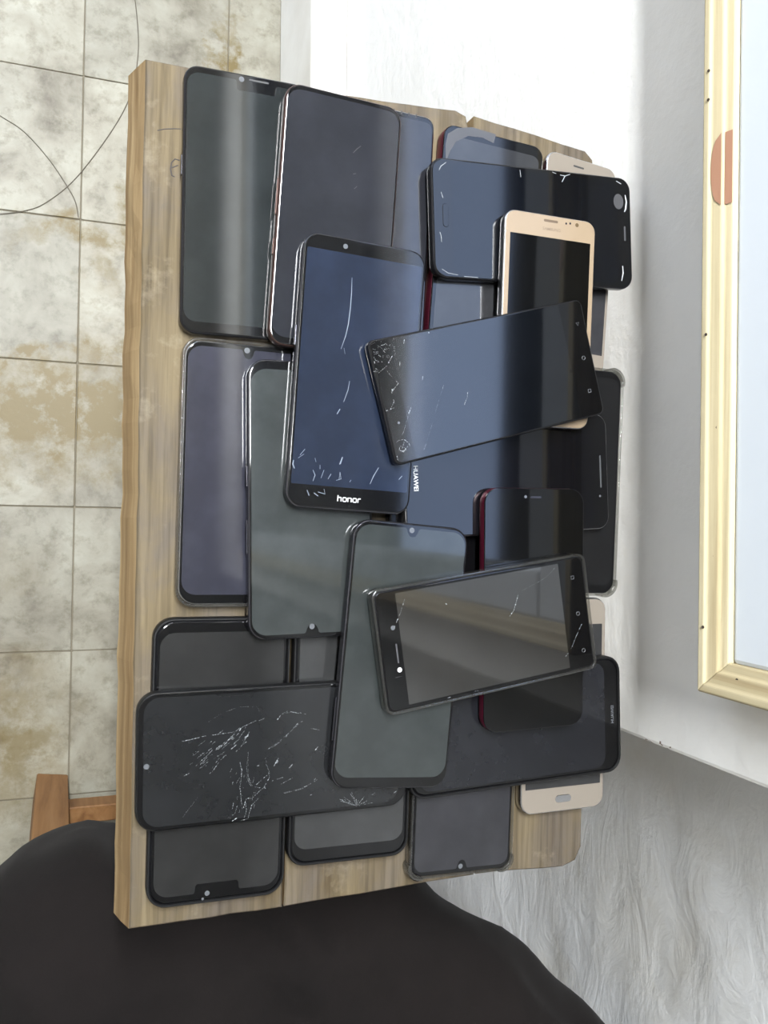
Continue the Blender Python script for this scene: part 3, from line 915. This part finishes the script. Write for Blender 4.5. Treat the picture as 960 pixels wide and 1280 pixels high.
for a, b, w in (((350, 910), (402, 882), .5), ((380, 872), (462, 802), .45), ((420, 872), (503, 788), .6), ((440, 862), (482, 822), .5), ((470, 802), (502, 780), .8), ((520, 782), (592, 732), .9),
                ((480, 920), (562, 820), .45), ((500, 900), (542, 840), .4), ((560, 762), (612, 722), .8), ((610, 762), (662, 692), .5), ((622, 722), (645, 680), .8), ((640, 782), (690, 692), .4),
                ((350, 746), (442, 727), .8), ((450, 722), (602, 702), .4), ((600, 702), (722, 642), .4), ((735, 642), (762, 632), .6), ((600, 740), (640, 700), .6), ((650, 745), (685, 715), .5),
                ((828, 640), (846, 612), .9), ((540, 770), (575, 735), .8), ((360, 920), (390, 905), .7), ((430, 770), (470, 740), .4), ((660, 700), (668, 672), .6), ((500, 880), (560, 800), .3),
                ((725, 870), (735, 866), 1.4), ((820, 870), (838, 825), 1.3), ((885, 880), (905, 862), .5), ((640, 850), (652, 900), .5), ((590, 900), (610, 870), .3)):
    zl.append(seg(P18, 140, 740, 4, a, b, w))
for q, w in (([(960, 640), (925, 668), (885, 705), (830, 752), (800, 772), (772, 792)], .45), ([(772, 792), (765, 850), (790, 905), (765, 925), (720, 965)], .45), ([(684, 790), (672, 880), (688, 960), (700, 975)], .35),
             ([(480, 650), (560, 600), (640, 575), (722, 572), (740, 600)], .22), ([(850, 610), (880, 595), (950, 610)], .4), ([(640, 850), (650, 905), (620, 960)], .35)):
    zl.append(tapered(LP(P18, 140, 740, 4, q), w))
for q, w in (([(640, 52), (648, 105), (640, 180), (652, 288)], .4), ([(680, 0), (680, 120), (702, 172), (745, 180)], .3), ([(765, 172), (738, 195), (700, 232), (672, 232), (655, 285)], .55), ([(742, 222), (700, 265), (688, 300), (676, 345)], .5),
             ([(600, 346), (625, 330)], .9), ([(770, 42), (788, 125), (760, 176)], .5), ([(748, 160), (768, 185)], 1.0), ([(905, 128), (842, 162)], .3), ([(860, 206), (960, 182)], .4), ([(430, 225), (350, 330)], .18), ([(600, 110), (575, 165)], .3),
             ([(580, 330), (612, 310), (628, 265)], .3), ([(660, 330), (672, 300), (668, 250)], .4), ([(690, 330), (640, 345)], .4)):
    zl.append(tapered(LP(P18, 140, 940, 4, q), w))
for q, w in (([(0, 778), (60, 735), (130, 655), (170, 640)], .5), ([(25, 640), (45, 615)], .9), ([(10, 870), (35, 825)], 1.2), ([(215, 790), (232, 772)], .9), ([(60, 605), (130, 600), (180, 615)], .3), ([(85, 880), (104, 860)], .6), ([(180, 680), (240, 690)], .3), ([(0, 945), (60, 925)], .4), ([(210, 940), (222, 930)], .6)):
    zl.append(tapered(LP(P18, 340, 740, 4, q), w))
bx_, by_ = local(P18, 340 + 425 / 4, 920 + 345 / 4)
for i in range(15):
    a = math.radians(rnd.uniform(15, 165)); l0, l1 = rnd.uniform(0, 3), rnd.uniform(4, 15)
    e0, e1 = (425 + l0 * 7 * math.cos(a), 350 - l0 * 4 * math.sin(a)), (425 + l1 * 7 * math.cos(a), 350 - l1 * 5 * math.sin(a))
    zl.append(seg(P18, 340, 920, 4, e0, e1, rnd.uniform(.2, .5)))
for q, w in (([(500, 295), (520, 280)], .5), ([(610, 285), (625, 272)], .6), ([(60, 283), (150, 262), (200, 235), (230, 215)], .35), ([(190, 297), (203, 290)], .5)):
    zl.append(tapered(LP(P18, 340, 920, 4, q), w))
for i in range(46):          # fine parallel splinters of the fan
    x, y = rnd.uniform(380, 660), rnd.uniform(690, 880)
    if abs((y - 880) + (x - 380) * 0.62) > 75: continue
    d = rnd.uniform(18, 60)
    zl.append(seg(P18, 140, 740, 4, (x, y), (x + d * .8, y - d * .62), rnd.uniform(.2, .5)))
for i in range(26):
    x, y = rnd.uniform(600, 720), rnd.uniform(880, 1130)
    d = rnd.uniform(10, 40)
    zl.append(seg(P18, 140, 740, 4, (x, y), (x + d * .25, y - d), rnd.uniform(.15, .4)))
P18['marks'] = [('glass_cracks', zl, M_CRACK)]
# --- third layer
P7 = dict(c=(295.9, 128.4), rot=-0.3, L=138, W=68, z=20.06, t=8, r=8, pitch=1.5, bez=(4.2, 15, 16), dr=0.4, disp=D('black_a', (0.006, 0.006, 0.006)), frame=M_SILVER, bezel=M_GOLD,
          label='gold faced phone with white rim and earpiece, under the crosswise cracked phone', buttons=[])
P7['slots'] = [(*local(P7, 687, 277), 10.5, 1.6, plain('earpiece_bronze', (0.09, 0.06, 0.035), .4))]
P7['lens'] = [(*local(P7, 706, 280), .7, M_LENSDARK), (*local(P7, 711, 280), .7, M_LENSDARK), (*local(P7, 719.5, 282), 1.3, plain('lens_bronze', (0.10, 0.07, 0.04), .2))]
P7['text'] = [(SAMSUNG, *local(P7, 688, 287.5), 1.9, plain('silver_print', (0.17, 0.125, 0.085), .3), 1.1)]
P9 = dict(c=(166.7, 83.2), rot=-2.9, L=163.5, W=78.5, z=18.2, t=8.8, r=10, bez=(2.6, 9.5, 14), dr=1.0, disp=D('blue_grey', (0.024, 0.034, 0.064), 0.08), frame=M_GREYFRAME, buttons=[(-1, 20, 12)],
          label='blue grey phone with a long scratch and white word print on its chin')
P9['lens'] = [(*local(P9, 432, 308), 1.5, M_LENS)]
P9['text'] = [(HONOR, *local(P9, 437, 625), 2.55, M_PRINT, 1)]
P9['marks'] = [('scratch', [tapered(LP(P9, 400, 280, 4, q), w) for q, w in (([(160, 268), (158, 340), (152, 420), (142, 500), (128, 560), (105, 625)], .75), ([(120, 620), (125, 650)], .3), ([(148, 785), (140, 830), (118, 890)], .6), ([(100, 925), (85, 950)], .9))] +
               [tapered(LP(P9, 200, 540, 4, q), w) for q, w in (([(725, 85), (700, 115)], .5), ([(668, 140), (664, 160), (672, 182)], 1.1), ([(912, 128), (902, 160)], .9), ([(765, 190), (775, 215), (765, 245)], .7), ([(800, 165), (800, 185)], .5), ([(855, 210), (840, 235)], .6),
                                                             ([(900, 200), (905, 235), (880, 242)], .5), ([(735, 290), (745, 318)], .8), ([(770, 305), (790, 320)], .9), ([(820, 285), (825, 310), (790, 300)], .7), ([(690, 130), (720, 110)], .4), ([(780, 150), (775, 130)], .4))] +
               [tapered(LP(P9, 400, 520, 4, q), w) for q, w in (([(112, 205), (98, 242)], .9), ([(293, 258), (268, 300), (250, 340)], .7), ([(410, 300), (394, 318)], .7), ([(155, 320), (148, 330)], .6), ([(100, 280), (95, 320)], .4), ([(20, 270), (5, 310)], .5))], M_SCRATCH)]
P14 = dict(c=(291.2, -59.2), rot=1.0, L=156.8, W=73.6, z=18.2, t=8.6, r=10, bez=(2.2, 3.5, 6), notch=('notch', 26, 5.5, -3), disp=D('black_b', (0.007, 0.007, 0.007)), frame=M_REDFRAME, buttons=[(-1, -5, 30)],
           edge=0.15, label='black phone with wine red sides and a wide notch, upright under the bumper-cased cracked phone')
P14['slots'] = [(*local(P14, 670, 621.5), 8, 1.2, M_LENSDARK)]
P14['lens'] = [(*local(P14, 657, 621), 1.0, M_LENS)]
P16 = dict(c=(198.6, -86.4), rot=-4.4, L=162.9, W=76.5, z=18.2, t=8.8, r=11, bez=(2.0, 3, 7), notch=('drop', 8, 5.5, 0), disp=D('green_grey_b', (0.052, 0.060, 0.060)), frame=M_GREYFRAME, buttons=[(-1, -40, 26)],
           label='grey green phone with drop camera and polished dark rim, lower middle of the heap')
P16['lens'] = [(*local(P16, 515, 663), 1.7, M_LENS)]
# --- top layer
P8 = dict(c=(252.2, 86.2), rot=105.4, L=152.3, W=76.5, z=28.2, t=8, r=4.5, bez=(1.5, 14, 18), dr=0.4, disp=D('blue_black_c', (0.005, 0.006, 0.008), spec=0.5), frame=M_BLACKFRAME,
          label='black phone on top, tilted crosswise, cracked corners and three touch keys', buttons=[])
P8['keys'] = [('tri', *local(P8, 722, 405), M_KEY), ('ring', *local(P8, 729.5, 447.5), M_KEY), ('sq', *local(P8, 737, 488.5), M_LENS)]
P8['lens'] = [(*local(P8, 498.5, 528.5), .8, M_LENS)]
cl = []
for i in range(46):
    x, y = rnd.uniform(268, 372), rnd.uniform(582, 745)
    if (x - 268) / 105 + (y - 582) / 190 > 1.1 and rnd.random() < .8: continue
    cl.append(seg(P8, 400, 280, 4, (x, y), (x + rnd.uniform(-24, 24), y + rnd.uniform(-24, 24)), rnd.uniform(.2, .7)))
for q, w in (([(368, 568), (372, 640), (335, 708), (290, 748)], .5), ([(335, 735), (368, 775), (392, 795), (358, 840), (370, 890), (345, 940)], .5), ([(360, 825), (365, 842)], 1.5), ([(330, 935), (372, 918)], .7), ([(515, 760), (510, 792)], .5), ([(618, 805), (612, 825)], .6),
             ([(612, 825), (595, 880), (575, 945)], .15), ([(738, 840), (735, 870), (720, 908)], .7), ([(422, 578), (418, 600)], .7), ([(455, 918), (442, 952)], .7), ([(480, 900), (470, 935)], .3), ([(540, 540), (556, 556)], 2.4), ([(400, 690), (398, 710)], .5)):
    cl.append(tapered(LP(P8, 400, 280, 4, q), w))
for q, w in (([(440, 0), (425, 55), (405, 112)], .3), ([(562, 35), (540, 110), (513, 190)], .15), ([(375, 140), (392, 122), (420, 118), (445, 135), (450, 155)], .5), ([(385, 200), (390, 225), (405, 240)], 1.0), ([(382, 190), (395, 205)], 1.8),
             ([(400, 150), (430, 160), (420, 180), (395, 170), (400, 150)], .8), ([(410, 175), (436, 168)], .5), ([(420, 130), (405, 185)], .5), ([(440, 150), (420, 172)], .6)):
    cl.append(tapered(LP(P8, 400, 520, 4, q), w))
P8['marks'] = [('glass_cracks', cl, M_CRACK)]
P15 = dict(c=(253.9, -71.7), rot=99.0, L=149.5, W=77, z=27.2, t=9.2, r=6, case='clear', bumpers=False, rim=0.0, bez=(2.8, 14, 19), dr=0.4, disp=D('grey_black', (0.034, 0.033, 0.032), spec=1.0), frame=M_BLACKFRAME,
           label='cracked black phone in clear case, on top beside the wine red phone')
P15['keys'] = [('sq', *local(P15, 716, 722), M_KEY), ('ring', *local(P15, 723, 767), M_KEY), ('ring', *local(P15, 730, 813), M_KEY)]
P15['lens'] = [(*local(P15, 500, 837.5), 1.5, M_PRINT), (*local(P15, 491.5, 785), 1.4, M_LENS)]
P15['slots'] = [(*local(P15, 497, 817), 12, 1.0, M_PATCH)]
P15['marks'] = [('glass_cracks', [tapered(LP(P15, 570, 560, 4, q), w) for q, w in (([(312, 735), (300, 780), (290, 815), (268, 845)], .9), ([(492, 605), (455, 645), (410, 672), (330, 715)], .18), ([(494, 600), (490, 608)], .8), ([(632, 880), (615, 915), (598, 952)], .6))] +
                [tapered(LP(P15, 560, 720, 4, q), w) for q, w in (([(670, 240), (640, 310), (612, 378)], .5), ([(612, 378), (588, 405)], 1.0), ([(135, 577), (158, 573)], .7), ([(0, 610), (15, 606)], .7))] +
                [tapered(LP(P15, 340, 740, 4, q), w) for q, w in (([(668, 25), (645, 100), (612, 180)], .6), ([(618, 430), (655, 420)], .4), ([(868, 58), (878, 62)], .8), ([(885, 530), (900, 524)], .7))], M_CRACK)]

for sp_ in (P1, P2, P3, P4, P5, P6, P7, P8, P9, P10, P11, P12, P13, P14, P15, P16, P17, P18, P19, P20, P21, P22, P23):
    phone(sp_)

# ------------------------------------------------------------------ thin dark threads on the floor
def thread(label, pts, rad=0.0007):
    cu = bpy.data.curves.new('thread', 'CURVE'); cu.dimensions = '3D'; cu.bevel_depth = rad; cu.bevel_resolution = 1
    s = cu.splines.new('POLY')
    # smooth through the points
    out = []
    n = len(pts)
    for i in range(n - 1):
        p0, p1, p2, p3 = pts[max(0, i - 1)], pts[i], pts[i + 1], pts[min(n - 1, i + 2)]
        for k in range(8):
            u = k / 8
            out.append(tuple(0.5 * ((2 * b) + (-a + c) * u + (2 * a - 5 * b + 4 * c - d) * u * u + (-a + 3 * b - 3 * c + d) * u ** 3) for a, b, c, d in zip(p0, p1, p2, p3)))
    out.append(pts[-1])
    s.points.add(len(out) - 1)
    for q, (x, y) in zip(s.points, out): q.co = (x, y, rad + 0.0004, 1)
    cu.materials.append(M_THREAD)
    tmp = bpy.data.objects.new('thread', cu); COL.objects.link(tmp)
    me = bpy.data.meshes.new_from_object(tmp.evaluated_get(bpy.context.evaluated_depsgraph_get())); bpy.data.objects.remove(tmp)
    o = link(bpy.data.objects.new('thread', me))
    return tag(o, label, 'thread')


def fp(px, py): return pix_world(px, py, 0.0)


thread('dark thread curving out from under the table towards the doorway side', [fp(166, -20), fp(171, 20), fp(173, 60), fp(168, 100), fp(155, 138), fp(125, 185), fp(90, 228), fp(55, 255), fp(30, 264), fp(0, 268)])
thread('dark thread arcing over the bare tiles and crossing the other thread', [fp(-40, 120), fp(0, 145), fp(30, 165), fp(60, 198), fp(82, 230), fp(94, 252), fp(98, 272)])

# ------------------------------------------------------------------ stool and seated person
st = tag(empty('stool', (0.18, -0.62, 0)), 'orange wooden stool under the seated person', 'stool')
SX = (-0.028, 0.20)
for sx_ in (-0.005, 0.29):
    for sy_ in (-0.421, -0.80):
        o = bevel_obj(obj('leg', *boxes([(-0.022, 0.022, -0.022, 0.022, 0, 0.575)]), M_ORANGE, st), 0.002, 2)
        o.location = (sx_ - 0.18, sy_ + 0.62, 0); o.rotation_euler = (0, 0, math.radians(-7))
o = bevel_obj(obj('seat', *boxes([(-0.21, 0.20, -0.24, 0.20, 0.575, 0.603)]), M_ORANGE, st), 0.004, 2)
for sy_ in (-0.432, -0.80):
    bevel_obj(obj('rail', *boxes([(-0.165, 0.09, sy_ + 0.62 - 0.012, sy_ + 0.62 + 0.012, 0.06, 0.10)]), M_ORANGE, st), 0.002, 2)
for sx_ in (-0.185, 0.11):
    bevel_obj(obj('rail', *boxes([(sx_ - 0.012, sx_ + 0.012, -0.165, 0.185, 0.17, 0.215)]), M_ORANGE, st), 0.002, 2)


bevel_obj(obj('footrest', *boxes([(-0.18, 0.125, -0.02, 0.19, 0.215, 0.24)]), M_ORANGE, st), 0.003, 2)


def cloth_mat():
    m, t, b = new_mat('dark_brown_black_cloth')
    v = mapped(t, (1, 1, 1), 'Object')
    n = noise_n(t, v, 9, 5, 0.6)
    c = ramp(t, [(0.35, (0.0042, 0.0031, 0.0030)), (0.7, (0.0078, 0.0058, 0.0055))], n).outputs[0]
    t.links.new(c, b.inputs['Base Color']); b.inputs['Roughness'].default_value = 0.95
    b.inputs['Specular IOR Level'].default_value = 0.2
    b.inputs['Sheen Weight'].default_value = 0.02; b.inputs['Sheen Roughness'].default_value = 0.5
    bump(t, b, noise_n(t, v, 700, 2, 0.5), 0.25, 0.0008)
    return m


def person():
    """one continuous lower body: overlapping balls along the limbs fused into a single surface"""
    limbs = [
        [((0.20, -0.78, 0.73), .135), ((0.21, -0.80, 0.88), .130), ((0.21, -0.83, 1.02), .125), ((0.21, -0.85, 1.10), .12)],
        [((0.20, -0.78, 0.725), .12), ((0.07, -0.72, 0.706), .098), ((0.030, -0.50, 0.700), .094), ((0.012, -0.340, 0.692), .085), ((0.028, -0.335, 0.62), .068), ((0.085, -0.43, 0.46), .052), ((0.11, -0.53, 0.32), .044)],
        [((0.20, -0.78, 0.725), .12), ((0.33, -0.74, 0.706), .098), ((0.31, -0.56, 0.698), .094), ((0.25, -0.372, 0.690), .082), ((0.25, -0.365, 0.62), .070), ((0.255, -0.46, 0.46), .056), ((0.26, -0.54, 0.32), .044)],
        [((0.07, -0.66, 0.712), .088), ((0.18, -0.64, 0.716), .085), ((0.30, -0.62, 0.712), .088)],
        [((0.02, -0.50, 0.706), .088), ((0.13, -0.50, 0.716), .078), ((0.28, -0.52, 0.706), .088)],
        [((0.03, -0.42, 0.700), .086), ((0.13, -0.43, 0.712), .074), ((0.27, -0.44, 0.700), .086)],
        [((0.03, -0.35, 0.692), .080), ((0.12, -0.362, 0.700), .072), ((0.25, -0.38, 0.694), .078)],
        [((0.27, -0.395, 0.695), .080), ((0.345, -0.435, 0.722), .078), ((0.412, -0.50, 0.738), .078), ((0.412, -0.64, 0.72), .08), ((0.33, -0.76, 0.70), .09)],
    ]
    bm = bmesh.new()
    for lim in limbs:
        for (p, r0), (q, r1) in zip(lim[:-1], lim[1:]):
            n = max(2, int((Vector(q) - Vector(p)).length / 0.018))
            for k in range(n + 1):
                u = k / n
                c = Vector(p).lerp(Vector(q), u)
                bmesh.ops.create_icosphere(bm, subdivisions=2, radius=r0 + (r1 - r0) * u, matrix=Matrix.Translation(c))
    me = bpy.data.meshes.new('person'); bm.to_mesh(me); bm.free()
    return me


po = link(bpy.data.objects.new('person', person()))
rm = po.modifiers.new('remesh', 'REMESH'); rm.mode = 'VOXEL'; rm.voxel_size = 0.008
pm2 = bpy.data.meshes.new_from_object(po.evaluated_get(bpy.context.evaluated_depsgraph_get()))
bpy.data.objects.remove(po)
bm = bmesh.new(); bm.from_mesh(pm2)
for _ in range(10): bmesh.ops.smooth_vert(bm, verts=bm.verts, factor=0.5, use_axis_x=True, use_axis_y=True, use_axis_z=True)
bm.normal_update()
for v_ in bm.verts:          # soft cloth folds
    x, y, z = v_.co
    w1 = noise.noise(Vector((x * 11 + y * 9, (y - x) * 3.5, z * 6)))
    w2 = noise.noise(Vector((x * 34 - y * 10, y * 9, z * 12 + 5)))
    w3 = noise.noise(Vector((x * 24 + y * 20, (y - x) * 4, 9)))
    v_.co += v_.normal * (0.009 * (0.6 - abs(w1) * 2) + 0.0045 * (0.4 - abs(w3) * 2) + 0.002 * w2)
    if v_.co.z < 0.606 and -0.85 < v_.co.y < -0.40 and v_.co.z > 0.5: v_.co.z = 0.606     # pressed flat on the seat
bm.to_mesh(pm2); bm.free()
pm2.materials.clear(); pm2.materials.append(cloth_mat())
pm2.shade_smooth()
per = link(bpy.data.objects.new('person', pm2))
tag(per, 'seated person in dark brown-black trousers, knees pushed under the table end', 'person')
for sx_, sy_ in ((0.11, -0.55), (0.26, -0.56)):
    pts0 = [(-34, -75), (34, -75), (38, -20), (41, 50), (34, 100), (10, 122), (-12, 120), (-34, 98), (-40, 50), (-36, -20)]
    def sc_(k, dz): return [(p[0] * k, p[1] * k) for p in pts0], dz
    o = obj('shoe', *loft([sc_(.96, 0), sc_(1, 8), sc_(1, 22), sc_(.93, 40), sc_(.7, 58)]), plain('black_shoe_leather', (0.012, 0.011, 0.011), .45), per, smooth=50)
    o.location = (sx_, sy_, 0.2405)
